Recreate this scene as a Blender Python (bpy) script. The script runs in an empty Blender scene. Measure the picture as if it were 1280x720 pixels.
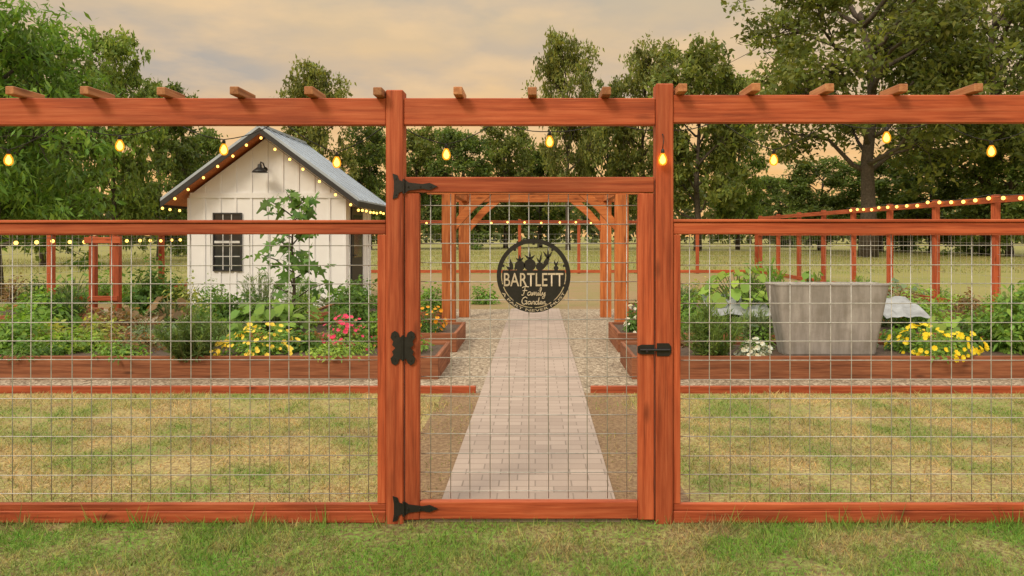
import bpy, bmesh, math, random
import numpy as np
from mathutils import Vector
random.seed(3)
S = bpy.context.scene
COL = S.collection
R = math.radians
CD = 3.53; CH = 1.38; F = 924.0; VX = 669.0; VY = 295.0
def PX(px, d): return (px-VX)*d/F
def PZ(py, d): return CH-(py-VY)*d/F
def DY(d): return d-CD

# ------------------------------------------------------------------ materials
def newmat(name):
    m = bpy.data.materials.new(name); m.use_nodes = True
    nt = m.node_tree
    return m, nt, nt.nodes['Principled BSDF']
def N(nt, t, **kw):
    n = nt.nodes.new(t)
    for k, v in kw.items(): setattr(n, k, v)
    return n
def L(nt, a, b): nt.links.new(a, b)
def ramp(nt, fac, stops):
    r = N(nt, 'ShaderNodeValToRGB')
    cr = r.color_ramp
    while len(cr.elements) < len(stops): cr.elements.new(0.5)
    for e, (p, c) in zip(cr.elements, stops):
        e.position = p; e.color = (c[0], c[1], c[2], 1)
    L(nt, fac, r.inputs[0]); return r.outputs[0]
def noise(nt, vec, scale, detail=4, rough=0.55):
    n = N(nt, 'ShaderNodeTexNoise')
    n.inputs['Scale'].default_value = scale; n.inputs['Detail'].default_value = detail
    n.inputs['Roughness'].default_value = rough
    if vec is not None: L(nt, vec, n.inputs['Vector'])
    return n.outputs[0]
def mixc(nt, fac, a, b, mode='MIX'):
    m = N(nt, 'ShaderNodeMix', data_type='RGBA', blend_type=mode)
    for sock, v in ((m.inputs[0], fac), (m.inputs[6], a), (m.inputs[7], b)):
        if isinstance(v, (int, float)): sock.default_value = v
        elif isinstance(v, tuple): sock.default_value = (v[0], v[1], v[2], 1)
        else: L(nt, v, sock)
    return m.outputs[2]
def math_(nt, op, a, b=0.0):
    m = N(nt, 'ShaderNodeMath', operation=op)
    for s, v in ((m.inputs[0], a), (m.inputs[1], b)):
        if isinstance(v, (int, float)): s.default_value = v
        else: L(nt, v, s)
    return m.outputs[0]
def bump(nt, h, strength, dist, bsdf):
    b = N(nt, 'ShaderNodeBump'); b.inputs['Strength'].default_value = strength
    b.inputs['Distance'].default_value = dist
    L(nt, h, b.inputs['Height']); L(nt, b.outputs[0], bsdf.inputs['Normal'])
def wood(name, axis, dark, base, light, rough=0.62):
    m, nt, b = newmat(name)
    tc = N(nt, 'ShaderNodeTexCoord'); oi = N(nt, 'ShaderNodeObjectInfo')
    add = N(nt, 'ShaderNodeVectorMath', operation='ADD')
    mul = N(nt, 'ShaderNodeVectorMath', operation='SCALE'); mul.inputs[0].default_value = (17, 29, 41)
    L(nt, oi.outputs['Random'], mul.inputs['Scale'])
    L(nt, tc.outputs['Object'], add.inputs[0]); L(nt, mul.outputs[0], add.inputs[1])
    def mapped(sa, sb):
        mp = N(nt, 'ShaderNodeMapping')
        mp.inputs['Scale'].default_value = [sa if i == axis else sb for i in range(3)]
        L(nt, add.outputs[0], mp.inputs['Vector']); return mp.outputs[0]
    g = noise(nt, mapped(1.3, 30), 1.5, 7, .62)
    fine = noise(nt, mapped(5, 160), 1.0, 4, .6)
    bl = noise(nt, mapped(1.2, 4), 1.6, 3)
    c = ramp(nt, g, [(0.25, dark), (0.5, base), (0.76, light)])
    c = mixc(nt, ramp(nt, bl, [(.42, (0, 0, 0)), (.80, (.65, .65, .65))]), c, dark)
    c = mixc(nt, ramp(nt, fine, [(.52, (0, 0, 0)), (.70, (.45, .45, .45))]), c, light)
    vo = N(nt, 'ShaderNodeTexVoronoi'); vo.inputs['Scale'].default_value = 1.0
    L(nt, mapped(2.3, 7.5), vo.inputs['Vector'])
    k = ramp(nt, vo.outputs['Distance'], [(0.0, (1, 1, 1)), (0.07, (.7, .7, .7)), (0.16, (0, 0, 0))])
    c = mixc(nt, math_(nt, 'MULTIPLY', k, .75), c, tuple(x*.35 for x in dark))
    v = math_(nt, 'ADD', math_(nt, 'MULTIPLY', oi.outputs['Random'], .4), .82)
    vm = N(nt, 'ShaderNodeVectorMath', operation='SCALE'); L(nt, c, vm.inputs[0]); L(nt, v, vm.inputs['Scale'])
    L(nt, vm.outputs[0], b.inputs['Base Color']); b.inputs['Roughness'].default_value = rough
    b.inputs['Specular IOR Level'].default_value = .3
    bump(nt, g, .35, .004, b)
    return m
RD, RB, RL = (.15, .027, .011), (.39, .080, .029), (.54, .155, .066)
WX, WY, WZ = [wood('stained_redwood_'+'xyz'[i], i, RD, RB, RL) for i in range(3)]
BD, BB, BL = (.08, .030, .015), (.24, .085, .04), (.36, .16, .08)
BX, BY, BZ = [wood('bed_timber_'+'xyz'[i], i, BD, BB, BL, .75) for i in range(3)]
PD, PB, PL = (.20, .05, .014), (.48, .14, .038), (.62, .24, .08)
OX, OY, OZ = [wood('cedar_'+'xyz'[i], i, PD, PB, PL) for i in range(3)]
TY = wood('pale_slat_wood', 1, (.18, .065, .028), (.40, .165, .07), (.54, .29, .15))
def plain(name, col, rough=.5, metal=0, var=.25, scale=14, bmp=0):
    m, nt, b = newmat(name)
    tc = N(nt, 'ShaderNodeTexCoord')
    n = noise(nt, tc.outputs['Object'], scale, 5)
    c = ramp(nt, n, [(.3, tuple(x*(1-var) for x in col)), (.7, tuple(min(1, x*(1+var)) for x in col))])
    L(nt, c, b.inputs['Base Color'])
    b.inputs['Roughness'].default_value = rough; b.inputs['Metallic'].default_value = metal
    if bmp: bump(nt, n, bmp, .01, b)
    return m
IRON = plain('black_iron', (.012, .012, .013), .42, 0, .3, 40, .1)
WIRE = plain('galvanised_wire', (.43, .43, .415), .45, .3, .25, 30)
WHITE = plain('white_paint', (.77, .79, .83), .55, 0, .04, 3)
PANE = plain('dark_glass', (.02, .024, .03), .08)
METALROOF = plain('metal_roof', (.38, .45, .54), .4, .3, .12, 2)
BLACKTRIM = plain('black_trim', (.02, .02, .022), .5)
CUT = plain('lettering_tan', (.52, .44, .33), .7)
CORD = plain('black_cord', (.015, .015, .015), .6)
def tubmat():
    m, nt, b = newmat('weathered_plastic')
    tc = N(nt, 'ShaderNodeTexCoord'); mp = N(nt, 'ShaderNodeMapping'); mp.inputs['Scale'].default_value = (9, 9, 1.2)
    L(nt, tc.outputs['Object'], mp.inputs[0])
    a = noise(nt, mp.outputs[0], 1.2, 6, .65); s = noise(nt, tc.outputs['Object'], 5, 6, .65)
    c = ramp(nt, a, [(.3, (.20, .19, .18)), (.55, (.32, .305, .30)), (.75, (.42, .405, .40))])
    c = mixc(nt, ramp(nt, s, [(.45, (0, 0, 0)), (.72, (.8, .8, .8))]), c, (.19, .175, .155))
    L(nt, c, b.inputs['Base Color']); b.inputs['Roughness'].default_value = .6; bump(nt, s, .25, .01, b); return m
TUBM = tubmat()
SHEET = plain('grey_sheet', (.27, .29, .31), .6, 0, .3, 6, .2)
SOIL = plain('dark_soil', (.075, .048, .032), .95, 0, .5, 25, .8)
def emit(name, col, s):
    m = bpy.data.materials.new(name); m.use_nodes = True; nt = m.node_tree; nt.nodes.clear()
    e = N(nt, 'ShaderNodeEmission'); e.inputs[0].default_value = (*col, 1); e.inputs[1].default_value = s
    o = N(nt, 'ShaderNodeOutputMaterial'); L(nt, e.outputs[0], o.inputs[0]); return m
FIL = emit('filament_glow', (1, .60, .16), 12)
SMALL = emit('small_bulb_glow', (1, .56, .11), 3.6)
def amber():
    m = bpy.data.materials.new('amber_glass'); m.use_nodes = True; nt = m.node_tree; nt.nodes.clear()
    e = N(nt, 'ShaderNodeEmission'); e.inputs[0].default_value = (1, .42, .03, 1); e.inputs[1].default_value = 1.5
    t = N(nt, 'ShaderNodeBsdfTransparent'); t.inputs[0].default_value = (1, .75, .35, 1)
    mx = N(nt, 'ShaderNodeMixShader'); mx.inputs[0].default_value = .5
    L(nt, t.outputs[0], mx.inputs[1]); L(nt, e.outputs[0], mx.inputs[2])
    o = N(nt, 'ShaderNodeOutputMaterial'); L(nt, mx.outputs[0], o.inputs[0]); return m
AMBER = amber()
def foliage():
    m, nt, b = newmat('foliage')
    at = N(nt, 'ShaderNodeAttribute', attribute_name='tint')
    L(nt, at.outputs['Color'], b.inputs['Base Color']); b.inputs['Roughness'].default_value = .55
    b.inputs['Specular IOR Level'].default_value = .25
    t = N(nt, 'ShaderNodeBsdfTranslucent')
    c = mixc(nt, 1.0, at.outputs['Color'], (1.35, 1.35, .7), 'MULTIPLY'); L(nt, c, t.inputs[0])
    mx = N(nt, 'ShaderNodeMixShader'); mx.inputs[0].default_value = .38
    L(nt, b.outputs[0], mx.inputs[1]); L(nt, t.outputs[0], mx.inputs[2])
    L(nt, mx.outputs[0], nt.nodes['Material Output'].inputs[0]); return m
FOL = foliage()
BARK = plain('bark', (.075, .06, .047), .9, 0, .45, 8, .6)
STEM = plain('green_stem', (.12, .16, .05), .7)
def flatpos(nt):
    g = N(nt, 'ShaderNodeNewGeometry')
    m = N(nt, 'ShaderNodeVectorMath', operation='MULTIPLY'); m.inputs[1].default_value = (1, 1, 0)
    L(nt, g.outputs['Position'], m.inputs[0]); return m.outputs[0]
def grassmat(name, green, straw, lo, hi, blades=False, dirt=(.16, .105, .06), sc=1.1, brown=None):
    m, nt, b = newmat(name)
    p = flatpos(nt)
    a = noise(nt, p, sc, 6, .65); f = noise(nt, p, 38, 4, .7)
    fac = ramp(nt, a, [(lo, (0, 0, 0)), (hi, (1, 1, 1))])
    c = mixc(nt, fac, green, straw)
    if brown:
        mp = N(nt, 'ShaderNodeMapping'); mp.inputs['Location'].default_value = (7.3, 3.1, 0); L(nt, p, mp.inputs[0])
        q = noise(nt, mp.outputs[0], sc*1.5, 5, .65)
        c = mixc(nt, ramp(nt, q, [(.52, (0, 0, 0)), (.68, (.85, .85, .85))]), c, brown)
    if blades:
        at = N(nt, 'ShaderNodeAttribute', attribute_name='tint')
        c = mixc(nt, 1.0, c, at.outputs['Color'], 'MULTIPLY')
        t = N(nt, 'ShaderNodeBsdfTranslucent'); L(nt, c, t.inputs[0])
        mx = N(nt, 'ShaderNodeMixShader'); mx.inputs[0].default_value = .35
        L(nt, b.outputs[0], mx.inputs[1]); L(nt, t.outputs[0], mx.inputs[2])
        L(nt, mx.outputs[0], nt.nodes['Material Output'].inputs[0])
    else:
        c = mixc(nt, ramp(nt, f, [(.40, (1, 1, 1)), (.62, (0, 0, 0))]), c, dirt)
        bump(nt, f, .6, .02, b)
    L(nt, c, b.inputs['Base Color']); b.inputs['Roughness'].default_value = .85
    b.inputs['Specular IOR Level'].default_value = .15
    return m
G1, S1 = (.18, .33, .055), (.42, .36, .16)
G2, S2, B2 = (.22, .33, .075), (.52, .43, .19), (.37, .28, .14)
B1 = (.34, .26, .135)
M_FRONT = grassmat('front_lawn_turf', G1, S1, .47, .66, sc=2.1, brown=B1)
M_FRONTB = grassmat('front_lawn_blades', G1, S1, .47, .66, True, sc=2.1, brown=B1)
M_DRY = grassmat('dry_lawn_turf', G2, S2, .40, .57, False, (.25, .175, .09), 1.5, B2)
M_DRYB = grassmat('dry_lawn_blades', G2, S2, .40, .57, True, sc=1.5, brown=B2)
M_FIELD = grassmat('field_turf', (.21, .25, .06), (.34, .31, .12), .38, .66, False, (.24, .215, .08), .35)
M_FIELDB = grassmat('field_blades', (.21, .25, .06), (.34, .31, .12), .38, .66, True, sc=.35)
M_YARD = grassmat('yard_soil', (.25, .26, .09), (.34, .25, .14), .38, .6, False, (.25, .165, .09))
M_DIRT = grassmat('bare_dirt', (.27, .175, .10), (.34, .24, .14), .35, .6, False, (.18, .115, .068), 3)
def gravelmat():
    m, nt, b = newmat('gravel_stones')
    p = flatpos(nt)
    v = N(nt, 'ShaderNodeTexVoronoi'); v.inputs['Scale'].default_value = 42; L(nt, p, v.inputs['Vector'])
    sep = N(nt, 'ShaderNodeSeparateColor'); L(nt, v.outputs['Color'], sep.inputs[0])
    c = ramp(nt, sep.outputs[0], [(0, (.13, .105, .08)), (.5, (.31, .25, .185)), (1, (.58, .50, .39))])
    n = noise(nt, p, 1.5, 3)
    c = mixc(nt, math_(nt, 'MULTIPLY', n, .4), c, (.27, .20, .13))
    L(nt, c, b.inputs['Base Color']); b.inputs['Roughness'].default_value = .9
    bump(nt, v.outputs['Distance'], .8, .015, b); b.inputs['Specular IOR Level'].default_value = .2
    return m
M_GRAVEL = gravelmat()
def pavermat():
    m, nt, b = newmat('clay_pavers')
    p = flatpos(nt)
    br = N(nt, 'ShaderNodeTexBrick'); L(nt, p, br.inputs['Vector'])
    br.inputs['Scale'].default_value = 1; br.inputs['Brick Width'].default_value = .20
    br.inputs['Row Height'].default_value = .10; br.inputs['Mortar Size'].default_value = .005
    br.inputs['Mortar Smooth'].default_value = .4; br.inputs['Bias'].default_value = 0
    br.inputs['Color1'].default_value = (.32, .25, .21, 1); br.inputs['Color2'].default_value = (.46, .37, .315, 1)
    br.inputs['Mortar'].default_value = (.18, .14, .115, 1)
    n = noise(nt, p, 3, 5); n2 = noise(nt, p, 60, 3)
    c = mixc(nt, math_(nt, 'MULTIPLY', n, .45), br.outputs[0], (.39, .31, .265))
    c = mixc(nt, math_(nt, 'MULTIPLY', n2, .35), c, (.25, .20, .165))
    L(nt, c, b.inputs['Base Color']); b.inputs['Roughness'].default_value = .8
    bump(nt, br.outputs['Fac'], -.5, .006, b)
    return m
M_PAVE = pavermat()

# ------------------------------------------------------------------ builders
class MB:
    def __init__(s): s.V = []; s.Fc = []
    def box(s, x0, x1, y0, y1, z0, z1):
        o = len(s.V)
        s.V += [(x, y, z) for z in (z0, z1) for y in (y0, y1) for x in (x0, x1)]
        s.Fc += [tuple(o+i for i in f) for f in ((0, 2, 3, 1), (4, 5, 7, 6), (0, 1, 5, 4), (2, 6, 7, 3), (0, 4, 6, 2), (1, 3, 7, 5))]
        return s
    def tube(s, pts, rad, n=6, caps=True):
        pts = [Vector(p) for p in pts]; o = len(s.V)
        if isinstance(rad, (int, float)): rad = [rad]*len(pts)
        for i, p in enumerate(pts):
            t = (pts[min(i+1, len(pts)-1)]-pts[max(i-1, 0)])
            t = t.normalized() if t.length > 1e-9 else Vector((0, 0, 1))
            u = t.cross(Vector((0, 0, 1)) if abs(t.z) < .9 else Vector((1, 0, 0))).normalized(); w = t.cross(u)
            for k in range(n):
                a = 2*math.pi*k/n
                s.V.append(tuple(p+rad[i]*(math.cos(a)*u+math.sin(a)*w)))
        for i in range(len(pts)-1):
            for k in range(n):
                k2 = (k+1) % n
                s.Fc.append((o+i*n+k, o+i*n+k2, o+(i+1)*n+k2, o+(i+1)*n+k))
        if caps:
            s.Fc.append(tuple(o+k for k in range(n))[::-1]); s.Fc.append(tuple(o+(len(pts)-1)*n+k for k in range(n)))
        return s
    def lathe(s, c, prof, n=12):
        return s.tube([(c[0], c[1], c[2]+z) for r, z in prof], [max(r, 1e-4) for r, z in prof], n)
    def prismY(s, poly, y0, y1):          # poly of (x,z)
        o = len(s.V); n = len(poly)
        s.V += [(x, y0, z) for x, z in poly]+[(x, y1, z) for x, z in poly]
        s.Fc += [tuple(range(o, o+n)), tuple(range(o+2*n-1, o+n-1, -1))]
        s.Fc += [(o+i, o+n+i, o+n+(i+1) % n, o+(i+1) % n) for i in range(n)]
        return s
    def ring(s, c, r0, r1, y0, y1, n=48, a0=0, a1=2*math.pi):
        for i in range(n):
            t0 = a0+(a1-a0)*i/n; t1 = a0+(a1-a0)*(i+1)/n
            s.prismY([(c[0]+r0*math.cos(t0), c[1]+r0*math.sin(t0)), (c[0]+r1*math.cos(t0), c[1]+r1*math.sin(t0)),
                      (c[0]+r1*math.cos(t1), c[1]+r1*math.sin(t1)), (c[0]+r0*math.cos(t1), c[1]+r0*math.sin(t1))], y0, y1)
        return s
    def sphere(s, c, r, n=8):
        return s.lathe(c, [(r*math.sin(math.pi*i/6), -r*math.cos(math.pi*i/6)) for i in range(7)], n)
    def build(s, name, mat, parent=None, smooth=False, bev=0, world=True):
        off = rootloc(parent) if world else Vector((0, 0, 0))
        me = bpy.data.meshes.new(name)
        me.from_pydata([(v[0]-off.x, v[1]-off.y, v[2]-off.z) for v in s.V], [], s.Fc)
        bm = bmesh.new(); bm.from_mesh(me); bmesh.ops.recalc_face_normals(bm, faces=bm.faces)
        if bev:
            bmesh.ops.bevel(bm, geom=list(bm.edges), offset=bev, segments=1, affect='EDGES', clamp_overlap=True)
        bm.to_mesh(me); bm.free()
        if smooth: me.polygons.foreach_set('use_smooth', [True]*len(me.polygons))
        me.materials.append(mat)
        o = bpy.data.objects.new(name, me); COL.objects.link(o)
        if parent: o.parent = parent
        return o
def rootloc(p):
    v = Vector((0, 0, 0))
    while p: v += p.location; p = p.parent
    return v
def tag(o, label, cat, group=None, kind=None):
    if label: o['label'] = label
    if cat: o['category'] = cat
    if group: o['group'] = group
    if kind: o['kind'] = kind
    return o
def thing(name, label, cat, loc=(0, 0, 0), group=None):
    o = bpy.data.objects.new(name, None); COL.objects.link(o); o.location = loc; o.empty_display_size = .1
    return tag(o, label, cat, group)
def board(name, x0, x1, y0, y1, z0, z1, mat, parent, bev=.004):
    return MB().box(x0, x1, y0, y1, z0, z1).build(name, mat, parent, bev=bev)
def polymesh(name, verts, tint, mat, parent=None):
    n, k, _ = verts.shape
    me = bpy.data.meshes.new(name)
    me.from_pydata(verts.reshape(-1, 3).tolist(), [], np.arange(n*k).reshape(n, k).tolist())
    at = me.attributes.new('tint', 'FLOAT_COLOR', 'POINT')
    c = np.ones((n, k, 4), np.float32); c[:, :, :3] = tint[:, None, :]
    at.data.foreach_set('color', c.ravel()); me.materials.append(mat)
    o = bpy.data.objects.new(name, me); COL.objects.link(o)
    if parent: o.parent = parent
    return o
def unit(v): return v/np.maximum(np.linalg.norm(v, axis=-1, keepdims=True), 1e-9)
def shape(tpl, P, nrm, head, size, droop=0.0):
    tpl = np.array(tpl); nrm = unit(nrm); t1 = unit(head-(head*nrm).sum(1, keepdims=True)*nrm); t2 = np.cross(nrm, t1)
    size = np.broadcast_to(size, (len(P),))[:, None, None]
    V = P[:, None, :]+size*(tpl[None, :, 0:1]*t1[:, None, :]+tpl[None, :, 1:2]*t2[:, None, :])
    V[:, :, 2] -= (droop*size*tpl[None, :, 0:1]**2)[:, :, 0]
    return V
LEAF = [(0, 0), (.35, .24), (1, 0), (.35, -.24)]
SLIM = [(0, 0), (.4, .09), (1, 0), (.4, -.09)]
WILLOW = [(0, 0), (.4, .15), (1, 0), (.4, -.15)]
ROUND = [(0, .0), (-.12, .3), (.2, .52), (.6, .48), (.9, .2), (1, 0), (.9, -.2), (.6, -.48), (.2, -.52), (-.12, -.3)]
FIG = [(0, 0), (-.05, .3), (.3, .2), (.45, .52), (.6, .17), (1, .06), (1, -.06), (.6, -.17), (.45, -.52), (.3, -.2), (-.05, -.3)]
def tints(rng, n, base, v=.3, warm=.15):
    b = np.array(base)[None, :]*(1+v*rng.uniform(-1, 1, (n, 1)))
    b = b*(1+warm*rng.uniform(-1, 1, (n, 1))*np.array([[1, .3, -.6]]))
    return np.clip(b, .004, 1)

# ------------------------------------------------------------------ world, light, camera
w = bpy.data.worlds.new("World"); S.world = w; w.use_nodes = True
nt = w.node_tree; bg = nt.nodes['Background']
tc = N(nt, 'ShaderNodeTexCoord'); sep = N(nt, 'ShaderNodeSeparateXYZ'); L(nt, tc.outputs['Generated'], sep.inputs[0])
base = ramp(nt, sep.outputs['Z'], [(0.0, (1.0, .52, .16)), (.10, (1.0, .57, .21)), (.18, (.93, .61, .30)), (.32, (.62, .52, .37)), (.6, (1.0, .92, .82))])
den = math_(nt, 'ADD', math_(nt, 'MAXIMUM', sep.outputs['Z'], 0.0), .13)
cx = math_(nt, 'DIVIDE', sep.outputs['X'], den); cy = math_(nt, 'DIVIDE', sep.outputs['Y'], den)
cb = N(nt, 'ShaderNodeCombineXYZ'); L(nt, cx, cb.inputs[0]); L(nt, cy, cb.inputs[1])
cl = noise(nt, cb.outputs[0], .9, 5, .52)
cl2 = noise(nt, cb.outputs[0], 1.7, 5, .55)
f1 = ramp(nt, cl, [(.40, (0, 0, 0)), (.62, (1, 1, 1))])
hz = ramp(nt, sep.outputs['Z'], [(.10, (.1, .1, .1)), (.20, (1, 1, 1))])
c = mixc(nt, math_(nt, 'MULTIPLY', math_(nt, 'MULTIPLY', f1, hz), .75), base, (.385, .39, .39))
f2 = ramp(nt, cl2, [(.46, (0, 0, 0)), (.70, (1, 1, 1))])
c = mixc(nt, math_(nt, 'MULTIPLY', f2, .7), c, (1.0, .68, .36))
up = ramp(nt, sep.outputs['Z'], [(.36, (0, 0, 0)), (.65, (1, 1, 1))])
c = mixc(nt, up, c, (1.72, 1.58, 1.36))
sky = N(nt, 'ShaderNodeTexSky', sky_type='NISHITA'); sky.sun_disc = False
sky.sun_elevation = R(30); sky.sun_rotation = R(200)
sk = N(nt, 'ShaderNodeVectorMath', operation='SCALE'); sk.inputs['Scale'].default_value = .05; L(nt, sky.outputs[0], sk.inputs[0])
c = mixc(nt, .05, c, sk.outputs[0])
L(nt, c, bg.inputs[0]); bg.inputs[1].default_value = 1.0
sl = bpy.data.lights.new('sun', 'SUN'); sl.energy = 2.1; sl.angle = R(16); sl.color = (1, .83, .60)
so = bpy.data.objects.new('sun', sl); COL.objects.link(so)
so.rotation_euler = Vector((.45, .62, -.64)).to_track_quat('-Z', 'Y').to_euler()
cam = bpy.data.cameras.new('camera'); co = bpy.data.objects.new('camera', cam); COL.objects.link(co)
co.location = (0, -CD, CH); co.rotation_euler = (R(90), 0, 0)
cam.sensor_width = 36; cam.lens = 26; cam.clip_end = 3000; cam.clip_start = .05
cam.shift_x = -29/1280; cam.shift_y = -65/1280
S.camera = co
S.view_settings.view_transform = 'Standard'; S.view_settings.look = 'None'; S.view_settings.exposure = 0

# ------------------------------------------------------------------ ground
def sheet(name, x0, x1, y0, y1, z, mat):
    me = bpy.data.meshes.new(name); me.from_pydata([(x0, y0, z), (x1, y0, z), (x1, y1, z), (x0, y1, z)], [], [(0, 1, 2, 3)])
    me.materials.append(mat); o = bpy.data.objects.new(name, me); COL.objects.link(o); o['kind'] = 'structure'; return o
sheet('ground', -900, 900, -60, 1500, 0, M_FIELD)
sheet('lawn', -14, 14, -10, .05, .004, M_FRONT)
sheet('dry_lawn', -9.3, 8.3, .05, 2.93, .004, M_DRY)
sheet('gravel', -9.3, 8.3, 2.93, 10.4, .004, M_GRAVEL)
sheet('garden_soil', -9.3, 8.3, 10.4, 23.5, .004, M_YARD)
pm = MB(); pm.box(-.45, .45, .03, 10.4, -.02, .016)
pm.V = [(x-(.035*(1-(y-.03)/10.4)), y, z) for x, y, z in pm.V]
pm.build('path', M_PAVE)['kind'] = 'structure'
for sx in (-1, 1):
    sheet('dirt_strip', min(sx*.40, sx*.80), max(sx*.40, sx*.80), .05, 2.93, .008, M_DIRT)
def grass(name, n, x0, x1, y0, y1, h0, h1, wd, mat, seed, ex=None, label='', lean=.5):
    rng = np.random.default_rng(seed)
    P = np.stack([rng.uniform(x0, x1, n), rng.uniform(y0, y1, n), np.full(n, .003)], 1)
    if ex: P = P[~ex(P, rng)]
    n = len(P)
    h = rng.uniform(h0, h1, n)*(.6+.8*rng.random(n)**2)*(1+.3*np.sin(P[:, 0]*5+np.sin(P[:, 1]*7))*np.sin(P[:, 1]*6))
    a = rng.uniform(0, 2*np.pi, n); s = np.stack([np.cos(a), np.sin(a), np.zeros(n)], 1)*(wd*rng.uniform(.6, 1.3, n))[:, None]
    ln = rng.normal(0, lean, (n, 2))*h[:, None]
    T = P+np.stack([ln[:, 0], ln[:, 1], h], 1)
    V = np.stack([P-s, P+s, T+s*.15, T-s*.15], 1)
    t = np.ones((n, 3))*rng.uniform(.55, 1.45, (n, 1)); t[:, 0] *= rng.uniform(.75, 1.3, n)
    o = polymesh(name, V, t, mat); tag(o, label, 'grass', None, 'stuff'); return o
grass('front_grass', 130000, -4.2, 4.2, -1.5, .04, .014, .038, .0024, M_FRONTB, 1,
      lambda P, r: ((P[:, 1] > -.20+.06*np.sin(P[:, 0]*11)) & (np.abs(P[:, 0]+.05) < .8+.1*np.sin(P[:, 1]*30)) & (r.random(len(P)) < .6)) | ((np.sin(P[:, 0]*3.1+1)*np.sin(P[:, 1]*7+P[:, 0]*2)+.4*np.sin(P[:, 0]*13) > .6) & (r.random(len(P)) < .7)), 'short green lawn grass in front of the red fence', .65)
grass('fence_foot_grass', 2600, -4.2, 4.2, -.08, .0, .04, .10, .003, M_FRONTB, 2,
      lambda P, r: (np.abs(P[:, 0]) < .62) | (np.sin(P[:, 0]*9)+np.sin(P[:, 0]*23) < r.normal(.5, .5, len(P))), 'taller grass tufts along the bottom rails of the fence', .4)
grass('dry_grass', 120000, -5.6, 5.6, .1, 2.9, .012, .034, .003, M_DRYB, 4,
      lambda P, r: (np.abs(P[:, 0]+.02) < .47) | ((np.abs(P[:, 0]) < .78+.08*np.sin(P[:, 1]*7)) & (r.random(len(P)) < .85)) | ((np.sin(P[:, 0]*2.3)*np.sin(P[:, 1]*4+P[:, 0])+.5*np.sin(P[:, 0]*7+P[:, 1]*5) > .7) & (r.random(len(P)) < .7)), 'dry straw coloured lawn grass between the fence and the gravel', .8)
grass('field_grass', 40000, -30, 30, 23.6, 60, .05, .16, .012, M_FIELDB, 5, None, 'dry meadow grass in the field behind the garden', .5)

# ------------------------------------------------------------------ front fence
def FX(px): return (px-VX)/262.
def FZ(py): return CH-(py-VY)/262.
ff = thing('garden_fence', 'red stained front fence with wire mesh panels and an overhead beam', 'fence', (0, .045, 0))
board('post', FX(482), FX(504), 0, .09, 0, FZ(112), WZ, ff, .005)
board('post', FX(820), FX(842), 0, .09, 0, FZ(104), WZ, ff, .005)
board('post', -4.4, -4.31, 0, .09, 0, 2.07, WZ, ff, .005); board('post', 4.31, 4.4, 0, .09, 0, 2.07, WZ, ff, .005)
board('top_beam', -5.2, FX(482)-.001, .008, .05, FZ(156), FZ(122), WX, ff)
board('top_beam', FX(504)+.001, FX(820)-.001, .008, .05, FZ(156), FZ(122), WX, ff)
board('top_beam', FX(842)+.001, 5.2, .008, .05, FZ(153), FZ(118), WX, ff)
for k in range(-9, 24):
    px = 20+92.2*k
    if abs(px-493) < 20: px = 473
    if abs(px-831) < 24: px = 852
    x = FX(px)*.99
    if x < -4.3 or x > 4.3: continue
    zb = FZ(122) if x < FX(830) else FZ(118)
    board('rafter_tail', x-.021, x+.021, -.07+random.uniform(-.012, .012), .14, zb+.001, zb+.039, TY, ff, .003)
def wirepanel(x0, x1, z0, z1, y, parent, sx=.1, sz=.098, r=.0022):
    m = MB(); nx = max(2, round((x1-x0)/sx)); nz = max(2, round((z1-z0)/sz)); rr = random.Random(int(x0*100))
    for i in range(nx+1):
        x = x0+(x1-x0)*(i+.5)/(nx+1)+rr.uniform(-.002, .002); q = rr.uniform(-.003, .003)
        m.tube([(x, y, z0), (x+q, y+rr.uniform(-.004, .004), (z0+z1)/2), (x, y, z1)], r, 5)
    for i in range(nz+1):
        z = z0+(z1-z0)*(i+.4)/(nz+1)+rr.uniform(-.002, .002)
        m.tube([(x0, y-2*r, z), ((x0+x1)/2, y-2*r, z+rr.uniform(-.004, .004)), (x1, y-2*r, z)], r, 5)
    return m.build('wire_panel', WIRE, parent, True)
for (x0, x1, sp, dz) in ((-4.31, FX(482), (FX(471), FX(482)-.001), 0), (FX(842), 4.31, (FX(842)+.001, FX(851.5)), .004)):
    board('top_rail', x0+.001, x1-.001, .012, .05, FZ(293), FZ(279)+dz, WX, ff)
    board('rail_cap', x0+.001, x1-.001, .003, .088, FZ(279)+dz+.001, FZ(275)+dz, WX, ff, .003)
    board('bottom_rail', x0+.001, x1-.001, .006, .05, .006, FZ(640), WX, ff)
    board('wire_stop', x0+.001, x1-.001, .014, .042, FZ(640)+.001, FZ(631.5), WX, ff, .003)
    board('stile', sp[0], sp[1], .012, .05, FZ(631.5)+.001, FZ(293)-.001, WZ, ff, .003)
    wirepanel((x0 if x0 < 0 else sp[1])+.002, (x1 if x0 > 0 else sp[0])-.002, FZ(631.5)+.001, FZ(293)-.001, .052, ff)

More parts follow.
